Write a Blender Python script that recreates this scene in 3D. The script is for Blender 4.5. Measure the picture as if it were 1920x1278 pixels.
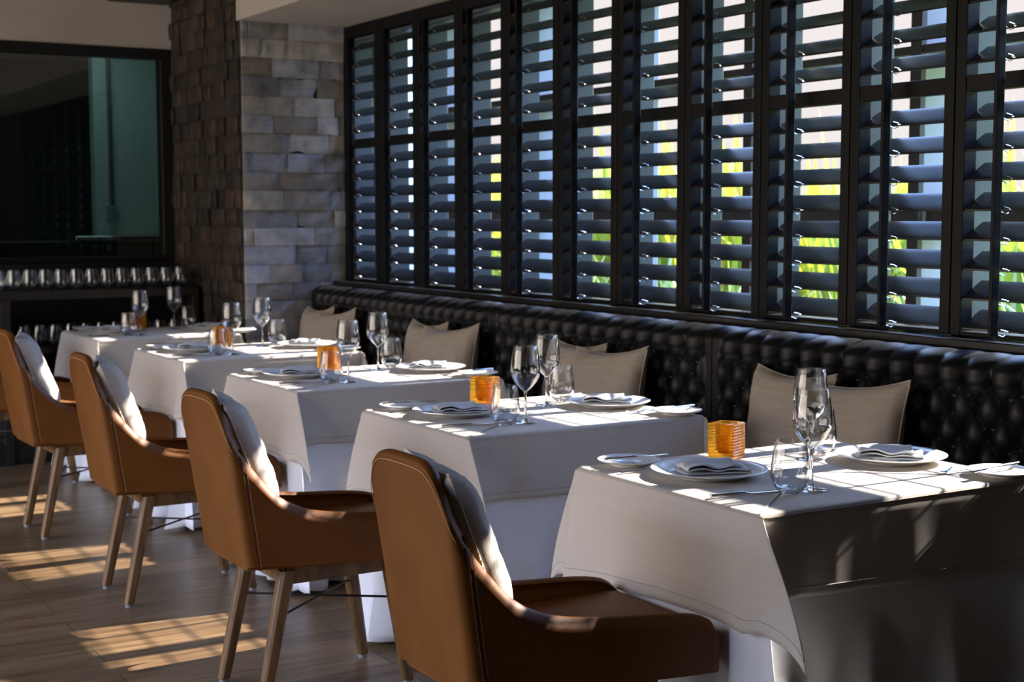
import bpy, bmesh, math, random
from mathutils import Vector, Matrix
from mathutils import noise as mnoise
PI = math.pi
for o in list(bpy.data.objects): bpy.data.objects.remove(o)
sc = bpy.context.scene
COL = sc.collection

# ------------------------------------------------------------------ camera
F_PX, YAW, PITCH, ROLL, EYE = 2720.76, math.radians(31.1106), math.radians(5.0117), math.radians(-0.0739), 1.39
Fv = Vector((math.sin(YAW)*math.cos(PITCH), math.cos(YAW)*math.cos(PITCH), -math.sin(PITCH)))
Rv = Vector((math.cos(YAW), -math.sin(YAW), 0)); Uv = Rv.cross(Fv)
R2 = Rv*math.cos(ROLL)+Uv*math.sin(ROLL); U2 = -Rv*math.sin(ROLL)+Uv*math.cos(ROLL)
cd = bpy.data.cameras.new('camera'); cam = bpy.data.objects.new('camera', cd); COL.objects.link(cam)
cam.matrix_world = Matrix.Translation((0,0,EYE)) @ Matrix((R2, U2, -Fv)).transposed().to_4x4()
cd.sensor_width = 36; cd.lens = 36*F_PX/1920; cd.clip_start = .05; cd.clip_end = 200
cd.dof.use_dof = True; cd.dof.focus_distance = 3.45; cd.dof.aperture_fstop = 6.3
sc.camera = cam
sc.view_settings.view_transform = 'Standard'; sc.view_settings.look = 'None'
sc.view_settings.gamma = 1; sc.view_settings.use_curve_mapping = False
sc.view_settings.exposure = 0.60

# ------------------------------------------------------------------ sky, sun, added fill lights
W = bpy.data.worlds.new('sky'); sc.world = W; W.use_nodes = True
nt = W.node_tree; nt.nodes.clear()
tc = nt.nodes.new('ShaderNodeTexCoord'); sx = nt.nodes.new('ShaderNodeSeparateXYZ')
cr = nt.nodes.new('ShaderNodeValToRGB'); bg = nt.nodes.new('ShaderNodeBackground'); wo = nt.nodes.new('ShaderNodeOutputWorld')
nt.links.new(tc.outputs['Generated'], sx.inputs[0]); nt.links.new(sx.outputs['Z'], cr.inputs[0])
e = cr.color_ramp.elements
e[0].position = 0.0; e[0].color = (.275,.255,.247,1)
e[1].position = .21; e[1].color = (.27,.252,.252,1)
a = e.new(.32); a.color = (1.8,2.6,4.4,1)
a = e.new(.55); a.color = (1.35,2.25,4.8,1)
a = e.new(.9); a.color = (.42,.82,2.3,1)
bg.inputs['Strength'].default_value = 2.2
nt.links.new(cr.outputs[0], bg.inputs[0]); nt.links.new(bg.outputs[0], wo.inputs[0])

SUN_DIR = Vector((-1, -.004, -.62)).normalized()
sl = bpy.data.lights.new('sun', 'SUN'); sl.energy = 14.5; sl.angle = math.radians(.53); sl.color = (1, .93, .86)
so = bpy.data.objects.new('sun', sl); COL.objects.link(so); so.location = (12, 5, 9)
so.rotation_euler = (-SUN_DIR).to_track_quat('Z', 'Y').to_euler()

def area(name, loc, rot, sx_, sy_, power, color):
    l = bpy.data.lights.new(name, 'AREA'); l.shape = 'RECTANGLE'; l.size = sx_; l.size_y = sy_; l.energy = power; l.color = color
    o = bpy.data.objects.new(name, l); COL.objects.link(o); o.location = loc; o.rotation_euler = rot
    return o
area('fill_left', (-3.3, 5.2, 1.5), (0, -PI/2, 0), 2.2, 6.5, 98, (1, .84, .68))  # warm soft fill, added at an unseen opening in the left wall
area('fill_kitchen', (2.3, 9.42, 2.56), (.5, 0, 0), 1.0, .5, 4.5, (.8, 1, .97))  # lamp added out of view to brighten the tiled kitchen wall

# ------------------------------------------------------------------ materials
def mat(name, base=(.5,.5,.5), rough=.5, metal=0, spec=.5, **kw):
    m = bpy.data.materials.new(name); m.use_nodes = True
    p = m.node_tree.nodes['Principled BSDF']
    p.inputs['Base Color'].default_value = (*base, 1); p.inputs['Roughness'].default_value = rough
    p.inputs['Metallic'].default_value = metal; p.inputs['Specular IOR Level'].default_value = spec
    for k, v in kw.items(): p.inputs[k.replace('_', ' ')].default_value = v
    return m
def N(m, t, **kw):
    n = m.node_tree.nodes.new(t)
    for k, v in kw.items():
        if k.startswith('i_'): n.inputs[k[2:].replace('_', ' ')].default_value = v
        else: setattr(n, k, v)
    return n
def L(m, a, b): m.node_tree.links.new(a, b)
def P(m): return m.node_tree.nodes['Principled BSDF']
def coords(m, scale=(1,1,1), kind='Object'):
    t = N(m, 'ShaderNodeTexCoord'); mp = N(m, 'ShaderNodeMapping'); mp.inputs['Scale'].default_value = scale
    L(m, t.outputs[kind], mp.inputs[0]); return mp.outputs[0]
def ramp(m, src, stops):
    r = N(m, 'ShaderNodeValToRGB'); L(m, src, r.inputs[0])
    r.color_ramp.elements[0].position = stops[0][0]; r.color_ramp.elements[0].color = (*stops[0][1], 1)
    r.color_ramp.elements[1].position = stops[-1][0]; r.color_ramp.elements[1].color = (*stops[-1][1], 1)
    for s in stops[1:-1]:
        q = r.color_ramp.elements.new(s[0]); q.color = (*s[1], 1)
    return r.outputs[0]
def bump(m, src, strength=.3, dist=.002):
    b = N(m, 'ShaderNodeBump'); b.inputs['Strength'].default_value = strength; b.inputs['Distance'].default_value = dist
    L(m, src, b.inputs['Height']); L(m, b.outputs[0], P(m).inputs['Normal'])

# fabric: crossed fine waves
def fabric(name, c1, c2, thread=900, rough=.85, strength=.25, slub=True):
    m = mat(name, c1, rough, spec=.2)
    co = coords(m)
    n1 = N(m, 'ShaderNodeTexNoise', i_Scale=6.0, i_Detail=3.0); L(m, coords(m, (1, 1, 14)), n1.inputs['Vector'])
    n2 = N(m, 'ShaderNodeTexNoise', i_Scale=thread*.8, i_Detail=2.0); L(m, co, n2.inputs['Vector'])
    mx = N(m, 'ShaderNodeMath', operation='ADD'); L(m, n1.outputs[0], mx.inputs[0]); L(m, n2.outputs[0], mx.inputs[1])
    hf = N(m, 'ShaderNodeMath', operation='MULTIPLY'); hf.inputs[1].default_value = .5; L(m, mx.outputs[0], hf.inputs[0])
    L(m, ramp(m, hf.outputs[0], [(.35, c2), (.62, c1)]), P(m).inputs['Base Color'])
    bump(m, n2.outputs[0], strength, .0008)
    P(m).inputs['Sheen Weight'].default_value = .15
    return m
M_cloth = fabric('linen_tablecloth', (.62,.56,.49), (.585,.525,.455), 1100, .9, .35)
M_under = fabric('white_undercloth', (.87,.87,.89), (.84,.84,.86), 700, .9, .15)
M_hem = mat('hem_thread', (.42,.38,.34), .9)
M_napkin = fabric('napkin_linen', (.66,.67,.69), (.58,.59,.61), 900, .9, .3)
M_cush = fabric('taupe_cushion_fabric', (.42,.36,.30), (.33,.285,.235), 500, .9, .4)
M_pillow = fabric('oatmeal_pillow_weave', (.62,.56,.49), (.53,.48,.42), 300, .9, .5)
M_white = mat('porcelain', (.86,.86,.84), .22, spec=.4)
M_steel = mat('polished_steel', (.75,.75,.76), .12, 1)
M_rod = mat('blackened_steel', (.05,.045,.04), .35, 1)

def leather(name, c1, c2, rough, sp=.42):
    m = mat(name, c1, rough, spec=sp)
    n = N(m, 'ShaderNodeTexNoise', i_Scale=5.0, i_Detail=4.0); L(m, coords(m), n.inputs['Vector'])
    L(m, ramp(m, n.outputs[0], [(.3, c2), (.7, c1)]), P(m).inputs['Base Color'])
    v = N(m, 'ShaderNodeTexVoronoi', i_Scale=420.0); L(m, coords(m), v.inputs['Vector'])
    bump(m, v.outputs['Distance'], .12, .0006)
    return m
M_tan = leather('tan_leather', (.195,.070,.011), (.14,.048,.007), .5, .24)
M_stitch = mat('pale_stitching', (.62,.36,.17), .7)
M_seam = mat('seam_groove', (.10,.035,.012), .8)
M_black = leather('black_leather', (.007,.007,.008), (.005,.005,.006), .44, .28)
M_vinyl = mat('black_painted_ledge', (.012,.011,.010), .22, spec=.4)

def wood(name, c1, c2, scale, rough=.45):
    m = mat(name, c1, rough)
    n = N(m, 'ShaderNodeTexNoise', i_Scale=4.0, i_Detail=5.0, i_Distortion=.6); L(m, coords(m, scale), n.inputs['Vector'])
    L(m, ramp(m, n.outputs[0], [(.35, c2), (.65, c1)]), P(m).inputs['Base Color'])
    bump(m, n.outputs[0], .15, .001)
    return m
M_leg = wood('smoked_oak', (.21,.11,.036), (.10,.05,.016), (9, 9, 1.2), .45)
M_dark = wood('dark_shelf_wood', (.022,.018,.015), (.012,.010,.009), (1, 9, 9), .35)
M_glide = mat('plastic_glide', (.25,.25,.25), .5)

# louvre paint with a little dust
M_louver = mat('black_louver_paint', (.014,.0125,.012), .28, spec=.55, Coat_Weight=.3, Coat_Roughness=.2)
n = N(M_louver, 'ShaderNodeTexNoise', i_Scale=260.0, i_Detail=2.0); L(M_louver, coords(M_louver), n.inputs['Vector'])
n2 = N(M_louver, 'ShaderNodeTexNoise', i_Scale=9.0, i_Detail=3.0); L(M_louver, coords(M_louver), n2.inputs['Vector'])
ad = N(M_louver, 'ShaderNodeMath', operation='MULTIPLY'); L(M_louver, n.outputs[0], ad.inputs[0]); L(M_louver, n2.outputs[0], ad.inputs[1])
L(M_louver, ramp(M_louver, ad.outputs[0], [(.28, (.013,.012,.012)), (.46, (.085,.075,.068))]), P(M_louver).inputs['Base Color'])
M_stile = mat('black_shutter_paint', (.004,.004,.004), .5, spec=.18)
M_frame = mat('grey_window_frame', (.10,.12,.155), .5)
M_column = mat('pale_render', (.33,.36,.40), .8)
M_transom = mat('brown_transom', (.045,.038,.034), .6)
M_wall_ext = mat('pale_exterior_wall', (.78,.82,.76), .9)
M_plaster = mat('beige_plaster', (.50,.45,.39), .9)
n = N(M_plaster, 'ShaderNodeTexNoise', i_Scale=3.0, i_Detail=5.0); L(M_plaster, coords(M_plaster), n.inputs['Vector'])
L(M_plaster, ramp(M_plaster, n.outputs[0], [(.3, (.46,.415,.36)), (.7, (.51,.465,.40))]), P(M_plaster).inputs['Base Color'])
M_darkwall = mat('dark_wall_paint', (.022,.019,.017), .8)
M_frameblack = mat('black_window_frame', (.006,.006,.006), .45)
M_teal = mat('kitchen_tile', (.32,.38,.38), .35)
b = N(M_teal, 'ShaderNodeTexBrick', i_Scale=4.0, i_Color1=(.31,.38,.38,1), i_Color2=(.34,.40,.40,1), i_Mortar=(.22,.28,.28,1)); b.inputs['Mortar Size'].default_value = .008
b.offset = 0; L(M_teal, coords(M_teal, kind='Generated'), b.inputs['Vector']); L(M_teal, b.outputs[0], P(M_teal).inputs['Base Color'])

# stone with a random tone per stone
def stone(name, stops):
    m = mat(name, (.1,.1,.1), .62)
    g = N(m, 'ShaderNodeNewGeometry')
    n = N(m, 'ShaderNodeTexNoise', i_Scale=9.0, i_Detail=8.0, i_Roughness=.65); L(m, coords(m), n.inputs['Vector'])
    base = ramp(m, g.outputs['Random Per Island'], stops)
    mul = N(m, 'ShaderNodeMixRGB', blend_type='MULTIPLY'); mul.inputs[0].default_value = .8
    L(m, base, mul.inputs[1]); L(m, ramp(m, n.outputs[0], [(.3, (.45,.45,.45)), (.5, (.95,.95,.95)), (.75, (1.5,1.4,1.3))]), mul.inputs[2])
    L(m, mul.outputs[0], P(m).inputs['Base Color'])
    n3 = N(m, 'ShaderNodeTexNoise', i_Scale=28.0, i_Detail=8.0); L(m, coords(m), n3.inputs['Vector'])
    bump(m, n3.outputs[0], .6, .008)
    return m
M_stone = stone('ledger_stone', [(0, (.13,.13,.14)), (.3, (.32,.33,.36)), (.5, (.20,.18,.16)), (.75, (.44,.43,.41)), (1, (.26,.31,.42))])
M_stone2 = stone('rust_ledger_stone', [(0, (.014,.011,.009)), (.35, (.042,.026,.016)), (.7, (.026,.022,.019)), (1, (.062,.038,.022))])

# floor planks running across the room
M_floor = mat('oak_plank_tiles', (.2,.13,.08), .32, spec=.24)
co = coords(M_floor)
bk = N(M_floor, 'ShaderNodeTexBrick', i_Scale=1.0, i_Color1=(.2,.2,.2,1), i_Color2=(.8,.8,.8,1), i_Mortar=(0,0,0,1))
bk.inputs['Mortar Size'].default_value = .0018; bk.inputs['Brick Width'].default_value = 1.2; bk.inputs['Row Height'].default_value = .165; bk.offset = .37
L(M_floor, co, bk.inputs['Vector'])
gr = N(M_floor, 'ShaderNodeTexNoise', i_Scale=3.0, i_Detail=8.0, i_Distortion=.8); L(M_floor, coords(M_floor, (.9, 9, 1)), gr.inputs['Vector'])
ga = N(M_floor, 'ShaderNodeTexNoise', i_Scale=1.3, i_Detail=2.0); L(M_floor, co, ga.inputs['Vector'])
s1 = N(M_floor, 'ShaderNodeMixRGB', blend_type='MIX'); s1.inputs[0].default_value = .35
L(M_floor, gr.outputs[0], s1.inputs[1]); L(M_floor, bk.outputs['Color'], s1.inputs[2])
wc = ramp(M_floor, s1.outputs[0], [(.24, (.050,.026,.012)), (.45, (.145,.088,.044)), (.68, (.265,.17,.09))])
s2 = N(M_floor, 'ShaderNodeMixRGB', blend_type='MIX'); L(M_floor, bk.outputs['Fac'], s2.inputs[0]); L(M_floor, wc, s2.inputs[1]); s2.inputs[2].default_value = (.03,.02,.015,1)
L(M_floor, s2.outputs[0], P(M_floor).inputs['Base Color'])
L(M_floor, ramp(M_floor, ga.outputs[0], [(.3, (.27,)*3), (.7, (.42,)*3)]), P(M_floor).inputs['Roughness'])
bump(M_floor, s1.outputs[0], .12, .002)

def thin_glass(name, tint=(1,1,1), ior=1.5, boost=1.0, rough=0.0):
    m = bpy.data.materials.new(name); m.use_nodes = True; t = m.node_tree; t.nodes.clear()
    tr = t.nodes.new('ShaderNodeBsdfTransparent'); tr.inputs[0].default_value = (*tint, 1)
    gl = t.nodes.new('ShaderNodeBsdfGlossy'); gl.inputs['Roughness'].default_value = rough
    fr = t.nodes.new('ShaderNodeLayerWeight'); pw = t.nodes.new('ShaderNodeMath'); pw.operation = 'POWER'; pw.inputs[1].default_value = 2.4
    mu = t.nodes.new('ShaderNodeMath'); mu.operation = 'MULTIPLY_ADD'; mu.inputs[1].default_value = .9*boost; mu.inputs[2].default_value = .06; mu.use_clamp = True
    t.links.new(fr.outputs['Facing'], pw.inputs[0])
    mx = t.nodes.new('ShaderNodeMixShader'); ou = t.nodes.new('ShaderNodeOutputMaterial')
    t.links.new(pw.outputs[0], mu.inputs[0]); t.links.new(mu.outputs[0], mx.inputs[0])
    t.links.new(tr.outputs[0], mx.inputs[1]); t.links.new(gl.outputs[0], mx.inputs[2]); t.links.new(mx.outputs[0], ou.inputs[0])
    return m
M_glass = thin_glass('clear_glass', (.97,.98,.985), 1.45, 1.4, .01)
M_pane = thin_glass('window_pane', (.68,.78,.77), 1.5, 1.0)
M_solid = mat('solid_glass', (1,1,1), .0, Transmission_Weight=1.0, IOR=1.45)
# amber pressed glass
M_amber = bpy.data.materials.new('amber_glass'); M_amber.use_nodes = True
t = M_amber.node_tree; p = t.nodes['Principled BSDF']
p.inputs['Base Color'].default_value = (1.0,.58,.06,1); p.inputs['Transmission Weight'].default_value = 1; p.inputs['Roughness'].default_value = .08; p.inputs['IOR'].default_value = 1.4
tl = t.nodes.new('ShaderNodeBsdfTranslucent'); tl.inputs[0].default_value = (1.0,.50,.02,1)
tp = t.nodes.new('ShaderNodeBsdfTransparent'); tp.inputs[0].default_value = (1.0,.62,.12,1)
m1 = t.nodes.new('ShaderNodeMixShader'); m1.inputs[0].default_value = .5
m2 = t.nodes.new('ShaderNodeMixShader'); m2.inputs[0].default_value = .35
t.links.new(tl.outputs[0], m1.inputs[1]); t.links.new(tp.outputs[0], m1.inputs[2])
t.links.new(p.outputs[0], m2.inputs[1]); t.links.new(m1.outputs[0], m2.inputs[2])
t.links.new(m2.outputs[0], t.nodes['Material Output'].inputs[0])
M_wax = mat('candle_wax', (.85,.62,.30), .6, Subsurface_Weight=.3)

def leaf(name, stops):
    m = mat(name, (.4,.5,.05), .45)
    g = N(m, 'ShaderNodeNewGeometry'); c = ramp(m, g.outputs['Random Per Island'], stops)
    L(m, c, P(m).inputs['Base Color'])
    tl = N(m, 'ShaderNodeBsdfTranslucent'); L(m, c, tl.inputs[0])
    mx = N(m, 'ShaderNodeMixShader'); mx.inputs[0].default_value = .45
    L(m, P(m).outputs[0], mx.inputs[1]); L(m, tl.outputs[0], mx.inputs[2]); L(m, mx.outputs[0], m.node_tree.nodes['Material Output'].inputs[0])
    return m
M_leafy = leaf('yellow_green_leaves', [(0, (.20,.30,.03)), (.3, (.42,.46,.04)), (.5, (.62,.50,.03)), (.62, (.26,.38,.04)), (.8, (.50,.36,.04)), (.9, (.45,.50,.10)), (1, (.15,.24,.03))])
M_leafg = leaf('green_leaves', [(0, (.12,.22,.03)), (.4, (.30,.42,.05)), (.7, (.48,.54,.16)), (.85, (.68,.70,.42)), (1, (.22,.34,.06))])
M_grass = mat('lawn', (.30,.42,.08), .9)
n = N(M_grass, 'ShaderNodeTexNoise', i_Scale=14.0, i_Detail=6.0); L(M_grass, coords(M_grass), n.inputs['Vector'])
L(M_grass, ramp(M_grass, n.outputs[0], [(.3, (.22,.34,.05)), (.7, (.55,.62,.22))]), P(M_grass).inputs['Base Color'])

# ------------------------------------------------------------------ mesh helpers
class MB:
    def __init__(s): s.v = []; s.f = []
    def add(s, vs, fs):
        o = len(s.v); s.v += [tuple(v) for v in vs]; s.f += [tuple(i+o for i in f) for f in fs]; return s
    def box(s, x0, x1, y0, y1, z0, z1, M=None):
        vs = [Vector((x, y, z)) for x in (x0, x1) for y in (y0, y1) for z in (z0, z1)]
        if M: vs = [M @ v for v in vs]
        return s.add(vs, [(0,1,3,2), (4,6,7,5), (0,4,5,1), (2,3,7,6), (0,2,6,4), (1,5,7,3)])
    def grid(s, rows, close_u=False, close_v=False):     # rows: list of equal-length lists of points
        n, k = len(rows), len(rows[0]); vs = [p for r in rows for p in r]; fs = []
        for i in range(n if close_v else n-1):
            for j in range(k if close_u else k-1):
                a, b = i*k+j, i*k+(j+1) % k; c, d = ((i+1) % n)*k+(j+1) % k, ((i+1) % n)*k+j
                fs.append((a, b, c, d))
        return s.add(vs, fs)
    def lathe(s, prof, seg=40, cx=0, cy=0, z=0):         # prof: (r, z); ends on r=0 close
        rows = []
        for r, h in prof: rows.append([(cx+max(r, 1e-5)*math.cos(2*PI*i/seg), cy+max(r, 1e-5)*math.sin(2*PI*i/seg), z+h) for i in range(seg)])
        return s.grid(rows, close_u=True)
    def tube(s, pts, r, seg=8, caps=True):
        pts = [Vector(p) for p in pts]; rr = r if isinstance(r, (list, tuple)) else [r]*len(pts); rows = []
        up = Vector((0, 0, 1))
        for i, p in enumerate(pts):
            t = (pts[min(i+1, len(pts)-1)]-pts[max(i-1, 0)]).normalized()
            a = t.cross(up); a = a if a.length > 1e-3 else t.cross(Vector((1, 0, 0))); a.normalize(); b = t.cross(a)
            rows.append([p+a*(rr[i]*math.cos(2*PI*j/seg))+b*(rr[i]*math.sin(2*PI*j/seg)) for j in range(seg)])
        o = len(s.v); s.grid(rows, close_u=True)
        if caps: s.f.append(tuple(o+j for j in range(seg))[::-1]); s.f.append(tuple(o+(len(pts)-1)*seg+j for j in range(seg)))
        return s
    def loft(s, secs, seg=12):                            # secs: (x, y, z, half_w(y), half_h(z))
        rows = [[(x, y+w*math.cos(2*PI*j/seg), z+h*math.sin(2*PI*j/seg)) for j in range(seg)] for x, y, z, w, h in secs]
        o = len(s.v); s.grid(rows, close_u=True)
        s.f.append(tuple(o+j for j in range(seg))[::-1]); s.f.append(tuple(o+(len(secs)-1)*seg+j for j in range(seg)))
        return s
    def build(s, name, m, parent=None, smooth=True, bevel=0, solid=0, off=0, sub=0, mats=None):
        me = bpy.data.meshes.new(name); me.from_pydata(s.v, [], s.f)
        bm = bmesh.new(); bm.from_mesh(me); bmesh.ops.remove_doubles(bm, verts=bm.verts, dist=1e-5)
        bmesh.ops.recalc_face_normals(bm, faces=bm.faces); bm.to_mesh(me); bm.free()
        me.materials.append(m)
        o = bpy.data.objects.new(name, me); COL.objects.link(o)
        if smooth:
            for p_ in me.polygons: p_.use_smooth = True
            try: me.set_sharp_from_angle(angle=math.radians(42))
            except Exception: pass
        if solid:
            md = o.modifiers.new('thickness', 'SOLIDIFY'); md.thickness = solid; md.offset = off
        if bevel:
            md = o.modifiers.new('bevel', 'BEVEL'); md.width = bevel; md.segments = 2; md.limit_method = 'ANGLE'; md.angle_limit = math.radians(40)
            md.harden_normals = False
        if sub:
            md = o.modifiers.new('subdivision', 'SUBSURF'); md.levels = sub; md.render_levels = sub
        if parent: o.parent = parent
        return o
def tag(o, label, cat, group=None, kind=None):
    o['label'] = label; o['category'] = cat
    if group: o['group'] = group
    if kind: o['kind'] = kind
    return o
def struct(o): o['kind'] = 'structure'; return o
def empty(name, loc=(0,0,0), rz=0):
    o = bpy.data.objects.new(name, None); COL.objects.link(o); o.location = loc; o.rotation_euler = (0, 0, rz); o.empty_display_size = .1
    return o
def dup(root, loc, rz=None, label=None, group=None):
    r = root.copy(); COL.objects.link(r); r.location = loc
    if rz is not None: r.rotation_euler = (0, 0, rz)
    if label: r['label'] = label
    if group: r['group'] = group
    for ch in list(root.children):
        c = ch.copy(); COL.objects.link(c); c.parent = r
        for g in list(ch.children):
            d = g.copy(); COL.objects.link(d); d.parent = c
    return r
def lerp(a, b, t): return a+(b-a)*t
def interp(tab, x):
    if x <= tab[0][0]: return tab[0][1]
    for (a, va), (b, vb) in zip(tab, tab[1:]):
        if x <= b: t = (x-a)/(b-a); return lerp(va, vb, t)
    return tab[-1][1]
def smooth_interp(tab, x):
    if x <= tab[0][0]: return tab[0][1]
    if x >= tab[-1][0]: return tab[-1][1]
    for i in range(len(tab)-1):
        (a, va), (b, vb) = tab[i], tab[i+1]
        if x <= b:
            p0 = tab[i-1] if i else (a-(b-a), va); p3 = tab[i+2] if i+2 < len(tab) else (b+(b-a), vb)
            ma = (vb-p0[1])/(b-p0[0]); mb = (p3[1]-va)/(p3[0]-a); h = b-a; t = (x-a)/h
            return (2*t**3-3*t*t+1)*va+(t**3-2*t*t+t)*h*ma+(-2*t**3+3*t*t)*vb+(t**3-t*t)*h*mb
    return tab[-1][1]

# ------------------------------------------------------------------ room shell
XW, YW, PER = 3.5, 7.624, .4472
struct(MB().box(-3.4, 3.62, -2.6, 8.9, -.1, 0).build('floor', M_floor, smooth=False))
struct(MB().box(-3.4, 2.86, -2.6, 8.9, 3.0, 3.1).build('ceiling', M_dark, smooth=False))
# lowered soffit along the windows
struct(MB().box(2.86, 3.75, -2.6, 7.64, 2.437, 3.1).build('ceiling', M_plaster, smooth=False))
struct(MB().box(-3.4, 3.75, -2.7, -2.6, 0, 3.1).build('wall_back', M_darkwall, smooth=False))
wl = MB(); wl.box(-3.5, -3.4, -2.7, 8.9, 0, .35); wl.box(-3.5, -3.4, -2.7, 8.9, 2.7, 3.1); wl.box(-3.5, -3.4, -2.7, 1.5, .35, 2.7); wl.box(-3.5, -3.4, 8.6, 8.9, .35, 2.7)
struct(wl.build('wall_left', M_darkwall, smooth=False))
struct(MB().box(3.45, 3.66, -2.6, 7.64, 0, .985).build('wall_right', M_darkwall, smooth=False))
wr = MB().box(3.47, 3.70, -2.6, 2.245, 1.02, 2.437)
struct(wr.build('wall_right', M_darkwall, smooth=False))
# window ledge on the wall behind the banquette
struct(MB().box(3.40, 3.72, -2.6, 7.62, .985, 1.012).build('trim_1', M_vinyl, smooth=False, bevel=.004))

# outer window frame: deep posts behind every shutter joint, head and sill
wf = empty('window_1', (XW, 0, 0)); struct(wf)
wb = MB()
for i in range(13):
    y = YW-PER*i
    wb.box(3.535-XW, 3.655-XW, y-.032, y+.032, 1.012, 2.437)
wb.box(3.535-XW, 3.69-XW, 2.25, 7.62, 2.36, 2.437)
wb.build('window_frame', M_frame, wf, smooth=False, bevel=.003)
tb = MB()
tb.box(4.12-XW, 4.40-XW, .3, 9.4, 1.98, 2.012); tb.box(3.70-XW, 4.48-XW, .3, 9.4, 2.60, 2.72)
tb.box(4.16-XW, 4.30-XW, .3, 9.4, 1.34, 1.42)
tb.build('window_transom', M_transom, wf, smooth=False, bevel=.003)
cb = MB()
for i in range(8):
    y = 2.951+.955*i
    cb.box(4.14-XW, 4.34-XW, y-.025, y+.025, -.2, 2.6)
db = MB()
for i in range(8): db.box(4.115-XW, 4.139-XW, 2.951+.955*i-.027, 2.951+.955*i+.027, -.2, 2.6)
db.build('fin_front_shade', M_transom, wf, smooth=False)  # dark strip that puts the shade of each fin's room side into colour
cb.build('window_column', M_column, wf, smooth=False, bevel=.004)

# stone pillar wall at the far end
def stones(mb, face, a0, a1, z0, z1, hc, lens, depth, rng):
    z = z0
    while z < z1-.01:
        h = hc*rng.uniform(.95, 1.06); a = a0-rng.uniform(0, lens[1])*.5
        while a < a1:
            l = rng.uniform(*lens); p0, p1 = max(a, a0)+.001, min(a+l, a1)-.001
            if p1-p0 > .015:
                d = rng.uniform(0, depth); zz0, zz1 = z+.001, min(z+h, z1)-.001; sk = rng.uniform(-.03, .03) if rng.random() < .3 else 0
                c = []
                for (aa, zz) in ((p0, zz0), (p1, zz0), (p1+0*sk, zz1), (p0, zz1)): c.append((aa, zz, d+rng.uniform(-.003, .004)))
                n, k = 6, 3; rows = []
                for j in range(k+1):
                    row = []
                    for i in range(n+1):
                        u, v = i/n, j/k; aa = lerp(p0, p1, u); zz = lerp(zz0, zz1, v)
                        dd = d+.007*mnoise.noise(Vector((aa*14, zz*14, d*400)))-(.006 if i in (0, n) or j in (0, k) else 0)
                        row.append((aa, zz, dd))
                    rows.append(row)
                ring = [rows[0][i] for i in range(n+1)]+[rows[j][n] for j in range(1, k+1)]+[rows[k][i] for i in range(n-1, -1, -1)]+[rows[j][0] for j in range(k-1, 0, -1)]
                f = (lambda q: (q[0], YW-.002-q[2], q[1])) if face == 'y' else (lambda q: (2.876-.002-q[2], q[0], q[1]))
                o = len(mb.v); mb.grid([[f(q) for q in r] for r in rows])
                b0 = len(mb.v); idx = []
                pos = {}
                for jj, r in enumerate(rows):
                    for ii, q in enumerate(r): pos[q] = o+jj*(n+1)+ii
                back = [f((q[0], q[1], -.004)) for q in ring]; mb.v += back
                for i in range(len(ring)):
                    i2 = (i+1) % len(ring); mb.f.append((pos[ring[i]], pos[ring[i2]], b0+i2, b0+i))
            a += l
        z += h
rng = random.Random(4)
s1_ = MB(); stones(s1_, 'y', 2.876, 3.56, 0, 2.437, .102, (.12, .38), .028, rng)
struct(s1_.build('wall_far', M_stone, smooth=False))
s2_ = MB(); stones(s2_, 'x', YW, 8.8, 0, 3.0, .102, (.07, .19), .026, rng)
struct(s2_.build('wall_pillar', M_stone2, smooth=False))
struct(MB().box(2.876, 3.7, 7.628, 8.8, 0, 3.0).build('wall_pillar', M_darkwall, smooth=False))

# kitchen wall with its window
kw = MB(); kw.box(-3.4, 2.876, 8.8, 8.9, 2.392, 3.0)
struct(kw.build('wall_kitchen', M_plaster, smooth=False))
struct(MB().box(-3.4, 2.876, 8.8, 8.9, 0, 1.10).build('wall_kitchen', M_darkwall, smooth=False))
w2 = empty('window_2', (0, 8.8, 0)); struct(w2)
MB().box(-3.4, 2.87, -.012, .09, 2.33, 2.392).box(-3.4, 2.87, -.012, .09, 1.10, 1.135).box(2.80, 2.87, -.012, .09, 1.135, 2.33).box(.2, .26, -.012, .09, 1.135, 2.33).build('window_frame', M_frameblack, w2, smooth=False, bevel=.003)
MB().box(-3.3, 2.80, .035, .043, 1.135, 2.33).build('window_glass', M_pane, w2, smooth=False)
# kitchen behind the glass
struct(MB().box(-3.4, 3.7, 8.9, 12.1, -.1, 0).build('floor', M_darkwall, smooth=False))
struct(MB().box(-3.4, 3.7, 8.9, 12.1, 2.62, 2.7).build('ceiling', M_plaster, smooth=False))
struct(MB().box(-3.4, 3.7, 12.0, 12.1, 0, 2.62).build('wall_kitchen_far', M_darkwall, smooth=False))
struct(MB().box(2.70, 3.7, 9.95, 10.05, 0, 2.62).build('wall_kitchen_tiled', M_teal, smooth=False))
struct(MB().box(3.6, 3.7, 8.9, 12, 0, 2.62).build('wall_kitchen_right', M_darkwall, smooth=False))
struct(MB().box(-3.5, -3.4, 8.9, 12.1, 0, 2.7).build('wall_kitchen_left', M_darkwall, smooth=False))
kp = MB().tube([(2.80, 9.93, 1.35), (2.80, 9.93, 2.6)], .014, 10)
tg = empty('conduit_pipe', (0, 0, 0)); kp.build('pipe', M_transom, tg)
MB().box(2.77, 2.83, 9.90, 9.948, 1.34, 1.45).build('switch_box', M_frame, tg, bevel=.004)
tag(tg, 'dark conduit pipe with small switch box on the teal kitchen wall behind the glass', 'pipe')
cn = empty('kitchen_counter', (2.6, 9.62, 0))
MB().box(-1.6, .85, -.28, .30, .0, 1.22).build('body', M_frameblack, cn, bevel=.005)
MB().box(-.2, .85, -.30, .32, 1.22, 1.25).build('worktop', M_steel, cn, bevel=.004)
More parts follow.
